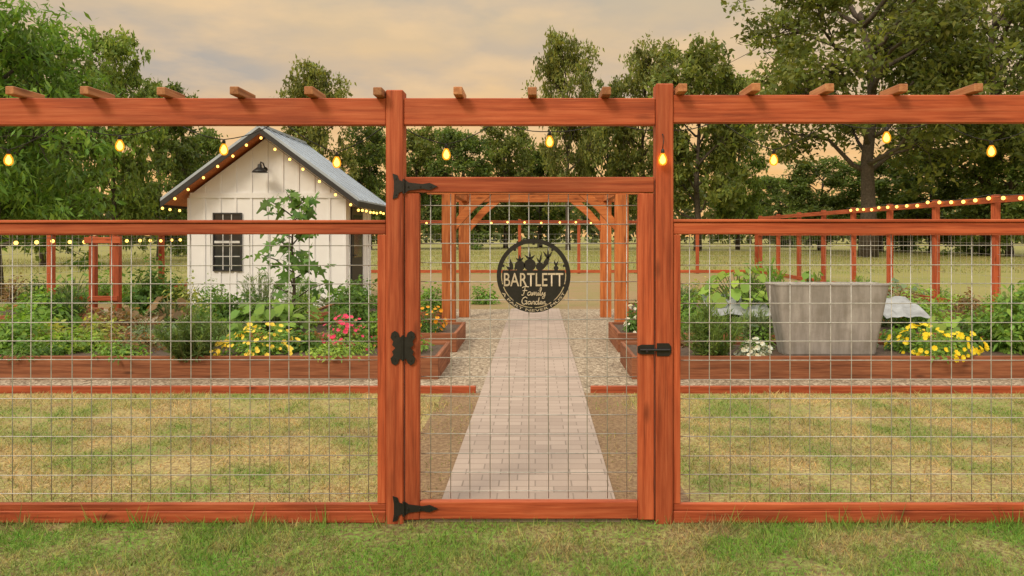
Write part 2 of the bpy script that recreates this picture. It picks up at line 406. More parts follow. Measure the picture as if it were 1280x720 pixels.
# ------------------------------------------------------------------ gate
gt = thing('garden_gate', 'red timber gate with wire mesh infill and black strap hinges', 'gate', (-.025, .045, 0))
GX0, GX1, GX2, GX3 = FX(506), FX(524), FX(798), FX(818)
board('stile', GX0, GX1, .006, .046, FZ(651), FZ(241.5), WZ, gt); board('stile', GX2, GX3, .006, .046, FZ(651), FZ(241.5), WZ, gt)
board('gate_rail', GX0, GX3, .006, .046, FZ(240.5), FZ(221), WX, gt)
board('gate_rail', GX1+.001, GX2-.001, .008, .046, FZ(650), FZ(628), WX, gt)
wirepanel(GX1+.001, GX2-.001, FZ(628)+.001, FZ(241.5), .05, gt)
def strap(cy):
    m = MB(); X = lambda p: FX(p); Z = lambda q: FZ(cy+q)
    m.prismY([(X(491), Z(-16)), (X(497), Z(-14)), (X(499), Z(-8)), (X(504), Z(-6)), (X(504), Z(6)), (X(499), Z(8)), (X(497), Z(14)), (X(491), Z(16)), (X(492.5), Z(6)), (X(492.5), Z(-6))], -.006, -.001)
    m.prismY([(X(505.5), Z(-9)), (X(511), Z(-5)), (X(528), Z(-3)), (X(537), Z(-4.5)), (X(547), Z(0)), (X(537), Z(4.5)), (X(528), Z(3)), (X(511), Z(5)), (X(505.5), Z(9))], -.002, .004)
    m.tube([(X(504.8), -.006, Z(-9)), (X(504.8), -.006, Z(9))], .006, 8)
    for px, q in ((495, -10), (495, 10), (510, 0), (525, 0), (538, 0)): m.tube([(X(px), -.01, Z(q)), (X(px), .002, Z(q))], .004, 8)
    return m.build('hinge', IRON, gt)
strap(233); strap(636)
m = MB(); X = FX; Z = lambda q: FZ(435+q)
for s in (-1, 1):
    P = [(0.5, -16), (4, -13), (6, -19), (10, -21.5), (14, -19), (15.5, -13), (12, -8.5), (13.5, -4), (9.5, 0), (13.5, 4), (12, 8.5), (15.5, 13), (14, 19), (10, 21.5), (6, 19), (4, 13), (.5, 16)]
    m.prismY([(X(503.8+s*a), Z(b)) for a, b in P], -.006, -.0005)
m.tube([(X(503.8), -.007, Z(-16)), (X(503.8), -.007, Z(16))], .006, 8)
for a, b in ((-10, -15), (-10, 15), (10, -15), (10, 15)): m.tube([(X(503.8+a), -.01, Z(b)), (X(503.8+a), 0, Z(b))], .004, 8)
m.build('hinge', IRON, gt)
m = MB(); Z = lambda q: FZ(437+q)
m.prismY([(X(797), Z(-4)), (X(802), Z(-6)), (X(818), Z(-6)), (X(818), Z(6)), (X(802), Z(6)), (X(797), Z(4))], -.002, .004)
m.prismY([(X(821), Z(-8)), (X(836), Z(-8)), (X(839), Z(-4)), (X(839), Z(4)), (X(836), Z(8)), (X(821), Z(8))], -.005, -.0005)
m.tube([(X(800), -.012, Z(0)), (X(837), -.012, Z(0))], .0065, 8); m.tube([(X(808), -.012, Z(0)), (X(808), -.036, Z(3))], .0045, 8)
m.build('latch', IRON, gt)
# ------------------------------------------------------------------ sign on the gate
SC = (FX(667), FZ(345)); SY = .03
sg = thing('gate_sign', 'round black metal sign with vegetables and a family garden name hung on the gate mesh', 'sign', (SC[0], SY, SC[1]))
mr = MB().ring(SC, .157, .178, SY, SY+.005)
for a in range(10): 
    t = math.pi*2*(a+.5)/10; cxx, czz = SC[0]+.154*math.cos(t), SC[1]+.154*math.sin(t)
    mr.box(cxx-.006, cxx+.006, SY+.0005, SY+.004, czz-.006, czz+.006)
mr.build('rim', IRON, sg)
zt = .026; RP = .152; a0 = math.asin(zt/RP)
pl = [(SC[0]+RP*math.cos(t), SC[1]+RP*math.sin(t)) for t in np.linspace(math.pi-a0, 2*math.pi+a0, 60)]
MB().prismY(pl, SY, SY+.005).build('plate', IRON, sg)
mv = MB()
def blob(x, z, r): mv.ring((SC[0]+x, SC[1]+z), .0005, r, SY+.0003, SY+.0045, 18)
blob(-.066, .048, .025); blob(-.018, .052, .029); blob(.03, .044, .020); blob(.108, .036, .012)
for x, z, a, l, wd in ((-.066, .072, 95, .030, .009), (-.066, .070, 145, .028, .009), (-.066, .070, 45, .028, .009), (-.018, .08, 90, .045, .009), (-.018, .078, 140, .035, .010), (-.018, .078, 40, .035, .010),
                      (.070, .085, 245, .065, .020), (.070, .083, 60, .045, .009), (.070, .083, 92, .052, .009), (.068, .083, 122, .045, .009), (.108, .045, 70, .03, .008), (.108, .045, 110, .034, .008), (.03, .062, 80, .055, .009), (.03, .06, 120, .035, .008), (-.104, .028, 100, .055, .017), (-.112, .028, 140, .028, .012), (-.09, .028, 70, .04, .011)):
    ca, sa = math.cos(R(a)), math.sin(R(a)); x += SC[0]; z += SC[1]
    mv.prismY([(x-sa*wd*.4, z+ca*wd*.4), (x+ca*l*.4-sa*wd*.6, z+sa*l*.4+ca*wd*.6), (x+ca*l, z+sa*l), (x+ca*l*.4+sa*wd*.6, z+sa*l*.4-ca*wd*.6), (x+sa*wd*.4, z-ca*wd*.4)], SY+.001, SY+.004)
mv.build('vegetables', IRON, sg)
def text(body, name, w_, h_, zc, shear=0, off=0, arc=None):
    cu = bpy.data.curves.new(name, 'FONT'); cu.body = body; cu.size = 1; cu.shear = shear; cu.offset = off; cu.extrude = .0
    cu.align_x = 'CENTER'
    o = bpy.data.objects.new(name, cu); COL.objects.link(o); bpy.context.view_layer.update()
    me = bpy.data.meshes.new_from_object(o.evaluated_get(bpy.context.evaluated_depsgraph_get()))
    bpy.data.objects.remove(o)
    co_ = np.array([v.co[:] for v in me.vertices])
    lo, hi = co_.min(0), co_.max(0)
    co_[:, 0] = (co_[:, 0]-(lo[0]+hi[0])/2)*w_/(hi[0]-lo[0]); co_[:, 1] = (co_[:, 1]-(lo[1]+hi[1])/2)*h_/(hi[1]-lo[1])
    for v, c_ in zip(me.vertices, co_):
        if arc:
            t = c_[0]/arc; v.co = ((arc-c_[1])*math.sin(t), -.002, -(arc-c_[1])*math.cos(t))
        else: v.co = (c_[0], -.002, c_[1]+zc)
    me.materials.clear(); me.materials.append(CUT)
    ob = bpy.data.objects.new(name, me); COL.objects.link(ob); ob.parent = sg
    return ob
text('BARTLETT', 'lettering', .286, .064, -.019, 0, .006)
text('A PART NEVER MUST', 'lettering', .36, .012, 0, 0, .004, .1675)
GL = {'F': (.75, [[(0, .12), (.15, 0), (.3, .3), (.48, 1.3)], [(.08, 1.2), (.4, 1.4), (.98, 1.36)], [(.15, .72), (.45, .78), (.75, .76)]]),
 'a': (.65, [[(.5, .45), (.3, .55), (.05, .3), (.15, 0), (.4, .15), (.52, .5), (.5, .1), (.6, 0), (.72, .15)]]),
 'm': (.72, [[(0, .1), (.1, .5), (.08, 0), (.25, .5), (.33, .4), (.3, 0), (.48, .5), (.57, .4), (.55, .05), (.65, 0), (.77, .12)]]),
 'i': (.28, [[(0, .15), (.12, .5), (.1, .08), (.18, 0), (.3, .12)], [(.14, .75), (.17, .8)]]),
 'l': (.3, [[(0, .15), (.25, 1.0), (.2, 1.25), (.08, 1.1), (.1, .1), (.2, 0), (.32, .12)]]),
 'y': (.5, [[(0, .2), (.1, .5), (.12, .15), (.25, .1), (.42, .5), (.35, -.3), (.15, -.5), (.05, -.3), (.5, .1)]]),
 'G': (.9, [[(.85, 1.1), (.6, 1.35), (.2, 1.0), (.1, .4), (.35, 0), (.7, .2), (.8, .6), (.5, .6)], [(.8, .6), (.75, -.05)]]),
 'r': (.46, [[(0, .1), (.12, .5), (.2, .55), (.35, .45), (.3, .1), (.4, 0), (.5, .12)]]),
 'd': (.64, [[(.45, .45), (.25, .55), (.03, .3), (.15, 0), (.38, .15), (.6, 1.3), (.48, .1), (.56, 0), (.68, .12)]]),
 'e': (.43, [[(0, .15), (.25, .25), (.35, .45), (.22, .55), (.08, .3), (.2, 0), (.45, .12)]]),
 'n': (.5, [[(0, .1), (.1, .5), (.08, 0), (.28, .5), (.37, .4), (.35, .05), (.45, 0), (.58, .15)]])}
def script(word, zb_, s, sx_):
    wd_ = sum(GL[ch][0] for ch in word); x = -wd_/2; m = MB()
    for ch in word:
        for st in GL[ch][1]:
            P = [np.array(p) for p in st]; out = []
            for i in range(len(P)-1):
                p0 = P[max(i-1, 0)]; p1 = P[i]; p2 = P[i+1]; p3 = P[min(i+2, len(P)-1)]
                for t in (0, .25, .5, .75):
                    out.append(.5*((2*p1)+(p2-p0)*t+(2*p0-5*p1+4*p2-p3)*t*t+(3*p1-p0-3*p2+p3)*t**3))
            out.append(P[-1])
            m.tube([((x+q[0])*sx_, -.002, zb_+q[1]*s) for q in out], .0023, 5)
        x += GL[ch][0]
    m.build('lettering', CUT, sg, world=False)
script('Family', -.095, .030, .036); script('Garden', -.138, .026, .033)

# ------------------------------------------------------------------ string lights along the front beam
def bulb(p, parent, s=.80):
    x, y, z = p
    b = MB().lathe((x, y, z), [(.003*s, -.036*s), (.014*s, -.034*s), (.024*s, -.022*s), (.027*s, -.005*s), (.024*s, .012*s), (.016*s, .028*s), (.012*s, .036*s)], 14).build('bulb', AMBER, parent, True)
    MB().lathe((x, y, z), [(.002*s, -.028*s), (.014*s, -.020*s), (.018*s, -.004*s), (.013*s, .012*s), (.004*s, .028*s)], 10).build('filament', FIL, b, True)
    MB().lathe((x, y, z), [(.010*s, .0365*s), (.011*s, .042*s), (.010*s, .056*s), (.005*s, .062*s)], 10).build('socket', CORD, b, True)
D1 = 3.72; Y1 = DY(D1)
sl1 = thing('string_light', 'string of amber bulbs hanging behind the overhead fence beam', 'string lights', (0, Y1, PZ(150, D1)))
bl = [(-130, 190), (11, 200), (150, 182), (280, 187), (421, 203), (558, 193), (687, 177), (831, 175), (967, 200), (1108, 172), (1239, 189), (1370, 190)]
pts = []
for i, (px, py) in enumerate(bl):
    p = (PX(px, D1), Y1, PZ(py, D1))
    if px != 831: bulb(p, sl1)
    pts.append(Vector((p[0], p[1], p[2]+.050)))
path = []
for i in range(len(pts)-1):
    a, b = pts[i], pts[i+1]; m_ = (a+b)/2; m_.z = PZ(150, D1)
    for A, B in ((a, m_), (m_, b)):
        for k in range(6):
            t = k/6; q = A.lerp(B, t); q.z -= .02*math.sin(math.pi*t); path.append(q)
MB().tube(path, .0026, 5).build('cord', CORD, sl1, True)
db = thing('hanging_bulb', 'single amber bulb hanging on the face of the right gate post', 'light bulb', (FX(827), -.03, FZ(158)))
bulb((FX(827), -.032, FZ(200)), db)
MB().tube([(FX(827), -.032, FZ(200)+.049), (FX(828), -.03, FZ(178)), (FX(828), -.012, FZ(168)), (FX(828), .004, FZ(168))], .0026, 5).build('cord', CORD, db, True)
def lightstring(label, poly, spacing, group=None, r=.034, drop=.06):
    t = thing('string_light', label, 'string lights', poly[0], group)
    MB().tube(poly, .006, 4).build('cord', CORD, t)
    P = [Vector(p) for p in poly]; acc = spacing*.5
    for a, b in zip(P, P[1:]):
        ln = (b-a).length
        while acc < ln:
            q = a.lerp(b, acc/ln); MB().sphere((q.x, q.y, q.z-drop+random.uniform(-.015, .015)), r, 8).build('bulb', SMALL, t, True); acc += spacing*random.uniform(.85, 1.15)
        acc -= ln
    return t

# ------------------------------------------------------------------ edging, raised beds
for x0, x1, lb in ((-9.2, PX(595, 6.5), 'left'), (PX(738, 6.5), 8.2, 'right')):
    tag(board('timber_edging', x0, x1, DY(6.46), DY(6.51), 0, .065, WX, None), 'low red timber edging board between dry lawn and gravel %s of the path' % lb, 'edging')
def bed(x0, x1, d0, d1, h, label):
    t = thing('raised_bed', label, 'raised bed', ((x0+x1)/2, DY(d0), 0))
    y0, y1 = DY(d0), DY(d1); k = .04
    board('side_board', x0, x1, y0, y0+k, 0, h, BX, t); board('side_board', x0, x1, y1-k, y1, 0, h, BX, t)
    board('end_board', x0, x0+k, y0+k+.001, y1-k-.001, 0, h, BY, t); board('end_board', x1-k, x1, y0+k+.001, y1-k-.001, 0, h, BY, t)
    MB().box(x0+k+.001, x1-k-.001, y0+k+.001, y1-k-.001, .01, h-.03).build('soil', SOIL, t)
bed(-7.6, -.93, 7.1, 8.1, .225, 'long raised timber bed nearest the fence on the left of the path')
bed(-3.5, -.93, 8.75, 9.9, .23, 'raised timber bed in the second row left of the path')
bed(-7.6, -4.1, 8.75, 9.9, .23, 'raised timber bed in the second row at the far left')
bed(-3.4, -1.45, 11.0, 12.5, .25, 'raised timber bed between the pergola posts and the shed')
bed(.93, 7.4, 7.1, 8.1, .225, 'long raised timber bed nearest the fence on the right of the path')
bed(.98, 7.4, 8.75, 9.9, .23, 'raised timber bed in the second row right of the path')
bed(1.45, 7.0, 11.0, 12.5, .25, 'raised timber bed right of the pergola in the third row')
bed(-8.6, -7.0, 10.8, 12.0, .22, 'raised timber bed beside the wooden trellis at the far left')

# ------------------------------------------------------------------ pergola
pg = thing('pergola', 'cedar timber arbour with angled corner braces spanning the brick path', 'pergola', (0, DY(11.7), 0))
ZB = 1.955
for sx in (-1, 1):
    for d in (10.3, 12.6):
        x = sx*1.2; board('post', x-.09, x+.09, DY(d)-.09, DY(d)+.09, 0, ZB, OZ, pg, .006)
        poly = [(sx*1.109, ZB-.50), (sx*1.109, ZB-.34), (sx*.94, ZB-.14), (sx*.78, ZB-.001), (sx*.60, ZB-.001), (sx*.84, ZB-.20)]
        MB().prismY(poly, DY(d)-.05, DY(d)+.05).build('brace', OX, pg, bev=.004)
for d in (10.3, 12.6):
    board('beam', -1.5, 1.5, DY(d)-.06, DY(d)+.06, ZB+.001, ZB+.15, OX, pg, .005)
for sx in (-1, 1):
    board('side_beam', sx*1.2-.05, sx*1.2+.05, DY(10.37), DY(12.53), ZB+.01, ZB+.14, OY, pg, .005)

# ------------------------------------------------------------------ side and back fences
def wfence(label, x0, y0, x1, y1, n, H, rails, near=.0):
    t = thing('wire_fence', label, 'fence', ((x0+x1)/2, (y0+y1)/2, 0))
    alongx = abs(x1-x0) > abs(y1-y0)
    for i in range(n+1):
        x = x0+(x1-x0)*i/n; y = y0+(y1-y0)*i/n
        board('post', x-.055, x+.055, y-.055, y+.055, 0, H, WZ, t)
    for zr in rails:
        if alongx: board('rail', x0, x1, y0-.09, y0-.056, zr-.055, zr+.055, WX, t)
        else:
            s = -1 if x0 > 0 else 1
            board('rail', min(x0+s*.056, x0+s*.09), max(x0+s*.056, x0+s*.09), y0, y1, zr-.055, zr+.055, WY, t)
    m = MB(); z1 = min(rails[0], 1.45)
    nx = int((abs(x1-x0)+abs(y1-y0))/.2)
    for i in range(nx+1):
        x = x0+(x1-x0)*i/nx; y = y0+(y1-y0)*i/nx; m.tube([(x, y, .05), (x, y, z1)], .0025, 3, False)
    for i in range(8): 
        z = .06+i*(z1-.06)/7; m.tube([(x0, y0, z), (x1, y1, z)], .0025, 3, False)
    m.build('wire_panel', WIRE, t)
wfence('red timber and wire side fence running back along the right of the garden', 8.25, DY(9.3), 8.25, 23.55, 9, 2.12, (2.02, 1.45, .08))
wfence('red timber and wire fence across the back of the garden', -9.3, 23.7, 8.15, 23.7, 8, 2.0, (1.9, .08))
wfence('low red timber and wire side fence on the left of the garden', -9.4, DY(8), -9.4, 23.55, 9, 1.55, (1.45, .08))
lightstring('warm bulbs strung along the right side fence', [(8.12, DY(9.3)+i*.5, 2.12-.05*abs(math.sin(i*.8))) for i in range(0, 21)], .40, None, .034, .05)
lightstring('warm bulbs strung along the back fence', [(-9.2+i*.6, 23.55, 1.96-.05*abs(math.sin(i*.9))) for i in range(0, 29)], .6, None, .038)
lightstring('warm bulbs strung along the low left side fence', [(-9.25, DY(9)+i*.5, 1.36-.04*abs(math.sin(i*.9))) for i in range(0, 34)], .5, None, .036)
tr = thing('trellis_frame', 'small red wooden trellis frame standing beyond the left front bed', 'trellis', (PX(130, 12.4), DY(12.4), 0))
xa, xb = PX(117, 12.4), PX(147, 12.4)
board('post', xa-.05, xa+.05, DY(12.35), DY(12.45), 0, 1.38, WZ, tr); board('post', xb-.05, xb+.05, DY(12.35), DY(12.45), 0, 1.38, WZ, tr)
board('crossbar', xa-.1, xb+.1, DY(12.3), DY(12.349), 1.26, 1.36, WX, tr); board('crossbar', xa-.05, xb+.05, DY(12.3), DY(12.349), .30, .38, WX, tr)

# ------------------------------------------------------------------ shed
sh = thing('garden_shed', 'white board and batten garden shed with a metal gable roof', 'shed', (-5.15, DY(14.2), 0))
rx, rz, hw, ez = -5.15, 3.43, 1.85, 2.05; sl_ = (rz-ez)/hw
yA, yB = DY(14.2), DY(16.35); ra, rb_ = DY(13.8), DY(16.5); W2 = 1.5
def roofz(x, o=0): return rz-abs(x-rx)*sl_+o
wl = MB().prismY([(rx-W2, 0), (rx+W2, 0), (rx+W2, roofz(rx+W2, -.16)), (rx, roofz(rx, -.16)), (rx-W2, roofz(rx-W2, -.16))], yA, yB)
for k in range(11):
    x = rx-W2+k*.3
    wl.box(x-.022, x+.022, yA-.018, yA+.01, .02, roofz(x, -.19) if 0 < k < 10 else roofz(x, -.2))
for k in range(8):
    y = yA+.01+k*(yB-yA-.02)/7
    wl.box(rx+W2-.01, rx+W2+.018, y-.022, y+.022, .02, roofz(rx+W2, -.2))
wl.box(rx-W2+.03, rx+W2-.03, yA-.026, yA-.001, 2.11, 2.21)
wl.build('wall', WHITE, sh)
rf = MB(); sf = MB(); fa = MB()
for s in (-1, 1):
    e = rx+s*hw; p = lambda x, o: (x, roofz(x, o))
    rf.prismY([p(rx, -.02), p(e, -.02), p(e, .012), p(rx, .012)], ra, rb_)
    sf.prismY([p(rx, -.10), p(e-s*.02, -.10), p(e-s*.02, -.021), p(rx, -.021)], ra+.03, rb_-.03)
    for k in range(8):
        y = ra+.02+k*(rb_-ra-.04)/7
        rf.prismY([p(rx, .005), p(e, .005), p(e, .04), p(rx, .04)], y-.012, y+.012)
    for y in (ra, rb_-.028):
        fa.prismY([p(rx, -.13), p(e, -.13), p(e, -.022), p(rx, -.022)], y, y+.028)
    fa.box(min(e-s*.019, e), max(e-s*.019, e), ra+.029, rb_-.029, ez-.13, ez-.023)
rf.box(rx-.05, rx+.05, ra, rb_, rz+.0, rz+.045)
rfo = rf.build('roof', METALROOF, sh); sf.build('soffit', OX, rfo); fa.build('fascia', BLACKTRIM, rfo)
wx0, wx1, wz0, wz1 = PX(269, 14.2), PX(301, 14.2), PZ(337, 14.2), PZ(268, 14.2)
fr = MB(); t_ = .03
fr.box(wx0-t_, wx0, yA-.04, yA, wz0-t_, wz1+t_); fr.box(wx1, wx1+t_, yA-.04, yA, wz0-t_, wz1+t_)
fr.box(wx0, wx1, yA-.04, yA, wz1, wz1+t_); fr.box(wx0, wx1, yA-.04, yA, wz0-t_, wz0)
wn = fr.build('window', BLACKTRIM, sh)
zm = (wz0+wz1)/2
MB().box(wx0, wx1, yA-.022, yA-.002, wz0, wz1).build('pane', PANE, wn)
mm = MB().box(wx0, wx1, yA-.036, yA-.0225, zm-.022, zm+.022)
for z0_, z1_ in ((wz0, zm-.023), (zm+.023, wz1)):
    for i in (1, 2):
        x = wx0+(wx1-wx0)*i/3; mm.box(x-.008, x+.008, yA-.031, yA-.0225, z0_, z1_)
    z = (z0_+z1_)/2; mm.box(wx0, wx1, yA-.030, yA-.023, z-.008, z+.008)
mm.build('sash', plain('pale_sash', (.55, .56, .58)), wn)
xw = rx+W2
dr = MB().box(xw+.019, xw+.05, yA+.35, yA+1.25, .05, 1.95).build('door', BLACKTRIM, sh)
MB().box(xw+.051, xw+.056, yA+.47, yA+1.13, .95, 1.8).build('pane', PANE, dr)
MB().tube([(xw+.05, yA+.42, 1.0), (xw+.1, yA+.42, 1.0), (xw+.1, yA+.5, 1.0)], .012, 6).build('handle', IRON, dr)
lx, lz = PX(326, 13.95), PZ(214, 13.95)
lp = MB(); lp.tube([(lx, yA-.005, lz+.05), (lx, yA-.12, lz+.16), (lx, yA-.24, lz+.17), (lx, yA-.30, lz+.10)], .014, 6)
lp.lathe((lx, yA-.30, lz), [(.145, -.03), (.13, .0), (.07, .05), (.04, .07), (.035, .12), (.02, .13)], 14); lp.tube([(lx, yA-.022, lz+.05), (lx, yA-.0, lz+.05)], .05, 10)
lp.build('barn_lamp', IRON, sh, True)
p = lambda x, y, o: (x, y, roofz(x, o))
lightstring('warm bulbs outlining the gable and eaves of the white shed',
            [p(rx-hw+.03, rb_-.1, -.15), p(rx-hw+.03, ra-.03, -.15), p(rx, ra-.03, -.15), p(rx+hw-.03, ra-.03, -.15), p(rx+hw-.03, rb_-.1, -.15)], .34, None, .026, .05)

# ------------------------------------------------------------------ plants
FM = {}
def flower_mesh(col, seed):
    if col not in FM:
        rng = np.random.default_rng(seed); k = 7; a = np.arange(k)*2*np.pi/k
        out = np.stack([np.cos(a), np.sin(a), np.full(k, .25)], 1); nr = np.stack([-np.cos(a)*.25, -np.sin(a)*.25, np.ones(k)], 1)
        V = shape([(0, 0), (.3, .22), (.5, 0), (.3, -.22)], np.zeros((k, 3)), nr, out, 1.0)
        o = polymesh('flower', V, tints(rng, k, col, .15, .1), FOL)
        FM[col] = o.data; bpy.data.objects.remove(o)
    return FM[col]
def bush(name, label, cat, px, d, wpx, ztop, n, ls, col, seed, tpl=LEAF, zb=.20, flowers=None, fl_n=60, fl_s=.04, ry=None, up=.35, v=.4, low=.1):
    rng = np.random.default_rng(seed); r = wpx*d/F/2; x = PX(px, d); h = ztop-zb
    t = thing(name, label, cat, (x, DY(d), zb))
    lob = unit(rng.normal(size=(9, 3))); lob[:, 2] = np.abs(lob[:, 2])
    def pts(n, rmin):
        D = unit(rng.normal(size=(n, 3))); D[:, 2] = np.abs(D[:, 2])
        k = .66+.55*np.max(D@lob.T, axis=1)**8
        rad = (rmin+(1-rmin)*rng.random(n)**.6)*k
        return D, D*rad[:, None]*np.array([r, ry or min(r, .42), h])
    D, P = pts(n, low)
    head = D+rng.normal(0, .6, (n, 3)); nrm = np.array([0, 0, up])+D*.6+rng.normal(0, .5, (n, 3))
    V = shape(tpl, P, nrm, head, ls*rng.uniform(.6, 1.3, n), .25)
    polymesh('foliage', V, tints(rng, n, col, v, .2), FOL, t)
    m = MB()
    for k in range(7):
        a = rng.uniform(0, 6.28); q = rng.uniform(.2, .7)*r
        m.tube([(0, 0, -.02), (q*.4*math.cos(a), q*.4*math.sin(a), h*.4), (q*math.cos(a), min(.3, q)*math.sin(a), h*.75)], [.008, .006, .003], 4)
    m.build('stem', STEM, t, world=False)
    if flowers:
        D, P = pts(fl_n, .93)
        me = flower_mesh(flowers, seed)
        for D_, P_ in zip(D, P):
            o = bpy.data.objects.new('flower', me); COL.objects.link(o); o.parent = t
            o.location = P_*1.05; s = fl_s*rng.uniform(.6, 1.35); o.scale = (s, s, s)
            o.rotation_euler = Vector(D_+np.array([0, -.6, .3])+rng.normal(0, .45, 3)).to_track_quat('Z', 'Y').to_euler()
    return t
def spiky(name, label, cat, px, d, wpx, ztop, n, seed, col, zb=.2, sz=.07):
    rng = np.random.default_rng(seed); r = wpx*d/F/2; h = ztop-zb
    t = thing(name, label, cat, (PX(px, d), DY(d), zb))
    k = 46; a = rng.uniform(0, 6.28, k); q = rng.random(k)**.6*r
    T = np.stack([np.cos(a)*q, np.sin(a)*np.minimum(q, .35), h*(1-.35*(q/r)**2)*rng.uniform(.75, 1.05, k)], 1); B = T*np.array([.25, .25, 0])
    m = MB()
    for b_, t_ in zip(B, T): m.tube([b_, b_*.4+t_*.6-np.array([0, 0, .03]), t_], [.006, .004, .002], 4)
    m.build('stem', STEM, t, world=False)
    i = rng.integers(0, k, n); f = rng.uniform(.12, 1, n)[:, None]
    P = B[i]*(1-f)+T[i]*f+rng.normal(0, .012, (n, 3))
    hd = unit(T[i]-B[i])+rng.normal(0, .55, (n, 3))
    polymesh('foliage', shape(SLIM, P, rng.normal(size=(n, 3)), hd, sz*rng.uniform(.6, 1.3, n)), tints(rng, n, col, .35, .15), FOL, t)
def broad(name, label, cat, px, d, wpx, ztop, n, ls, seed, col, zb=.2, tpl=ROUND):
    rng = np.random.default_rng(seed); r = wpx*d/F/2; h = ztop-zb
    t = thing(name, label, cat, (PX(px, d), DY(d), zb))
    a = rng.uniform(0, 6.28, n); q = rng.random(n)**.5*r
    P = np.stack([np.cos(a)*q, np.sin(a)*np.minimum(q, .5), h*rng.uniform(.35, 1, n)*(1-.3*(q/r)**2)], 1)
    m = MB()
    for p_ in P: m.tube([p_*np.array([.15, .15, 0]), p_*np.array([.6, .6, .75]), p_], [.01, .008, .005], 5)
    m.build('stem', STEM, t, world=False)
    out = np.stack([np.cos(a), np.sin(a), np.full(n, -.1)], 1)+rng.normal(0, .4, (n, 3))
    nrm = np.stack([np.cos(a)*.5, np.sin(a)*.5-.35, np.ones(n)], 1)+rng.normal(0, .35, (n, 3))
    polymesh('foliage', shape(tpl, P, nrm, out, ls*rng.uniform(.6, 1.25, n), .25), tints(rng, n, col, .3, .15), FOL, t)
GA, GB_, GC, GD = (.11, .21, .042), (.18, .32, .058), (.08, .15, .042), (.26, .40, .075)
GY, GR, GS = (.33, .37, .09), (.24, .15, .07), (.22, .30, .16)
# left front bed
bush('vegetable_plant', 'bright leafy vegetable plant at the far left end of the front left bed', 'plant', 20, 7.6, 90, .62, 850, .075, GB_, 11)
bush('vegetable_plant', 'low pale green leafy plant second from the left end of the front left bed', 'plant', 88, 7.6, 76, .48, 700, .07, GD, 12)
bush('herb_plant', 'brownish dry herb plant left of the spiky rosemary in the front left bed', 'plant', 160, 7.6, 84, .42, 800, .04, GR, 13)
spiky('rosemary_bush', 'spiky dark rosemary bush growing over the front left bed board', 'bush', 240, 7.2, 88, .68, 3600, 14, (.13, .20, .06), .14)
bush('flower_bush', 'yellow flowering bush in the front left bed', 'bush', 322, 7.4, 86, .47, 900, .05, GB_, 15, flowers=(.92, .74, .12), fl_n=98, fl_s=.055)
bush('flower_bush', 'pink flowering bush in the front left bed', 'bush', 432, 7.7, 66, .52, 700, .05, GB_, 16, flowers=(.80, .08, .20), fl_n=80, fl_s=.052)
bush('vegetable_plant', 'low green plant in front of the pink flowers', 'plant', 425, 7.35, 96, .37, 900, .045, GD, 17)
bush('vegetable_plant', 'dark leafy plant between yellow and pink flowers', 'plant', 375, 7.7, 58, .42, 600, .07, GA, 18)
bush('vegetable_plant', 'small green plant at the path end of the front left bed', 'plant', 512, 7.6, 56, .34, 500, .05, GB_, 19)
bush('vegetable_plant', 'low mid green plant at the foot of the brownish herb plant', 'plant', 150, 7.3, 70, .34, 600, .05, GB_, 20)
bush('vegetable_plant', 'low fine leafed plant nearest the board at the far left', 'plant', 50, 7.3, 80, .36, 700, .045, GA, 29)
# second left bed
bush('vegetable_plant', 'large leafy plant at the far left of the second left bed', 'plant', 45, 9.3, 96, .60, 900, .10, GB_, 21)
bush('vegetable_plant', 'reddish leafed plant in the second left bed beside the trellis', 'plant', 150, 9.3, 80, .46, 700, .07, GR, 22)
bush('tomato_plant', 'dark green tomato plant left of the young fig tree', 'plant', 280, 9.3, 80, .82, 1200, .08, GA, 23)
broad('squash_plant', 'broad leafed squash plant under the young fig tree', 'plant', 345, 9.1, 96, .64, 90, .11, 24, GB_)
bush('tomato_plant', 'dark green tomato plant right of the young fig tree', 'plant', 450, 9.3, 74, .80, 1100, .075, GA, 25)
bush('flower_plant', 'orange flowering plant beside the path in the second left bed', 'plant', 533, 9.1, 46, .50, 500, .05, GA, 26, flowers=(.85, .40, .03), fl_n=45, fl_s=.05)
bush('vegetable_plant', 'tall leafy plant behind the trellis at left', 'plant', 188, 13.0, 74, 1.0, 1300, .11, GA, 27, zb=0)
bush('vegetable_plant', 'leafy bush in the far left bed behind the trellis', 'plant', 60, 11.4, 90, .60, 900, .09, GB_, 28)
# third left bed
bush('vegetable_plant', 'green bush beside the left pergola posts', 'plant', 540, 11.4, 42, .64, 700, .08, GB_, 31)
bush('vegetable_plant', 'low green plant right of the left pergola posts', 'plant', 604, 15.0, 36, .40, 500, .09, GB_, 32, zb=.0)
bush('vegetable_plant', 'green bush at the right corner of the shed', 'plant', 496, 11.8, 50, .70, 800, .09, GD, 33)
bush('vegetable_plant', 'leafy bush under the shed wall below its door', 'plant', 440, 11.7, 60, .70, 900, .09, GA, 34)
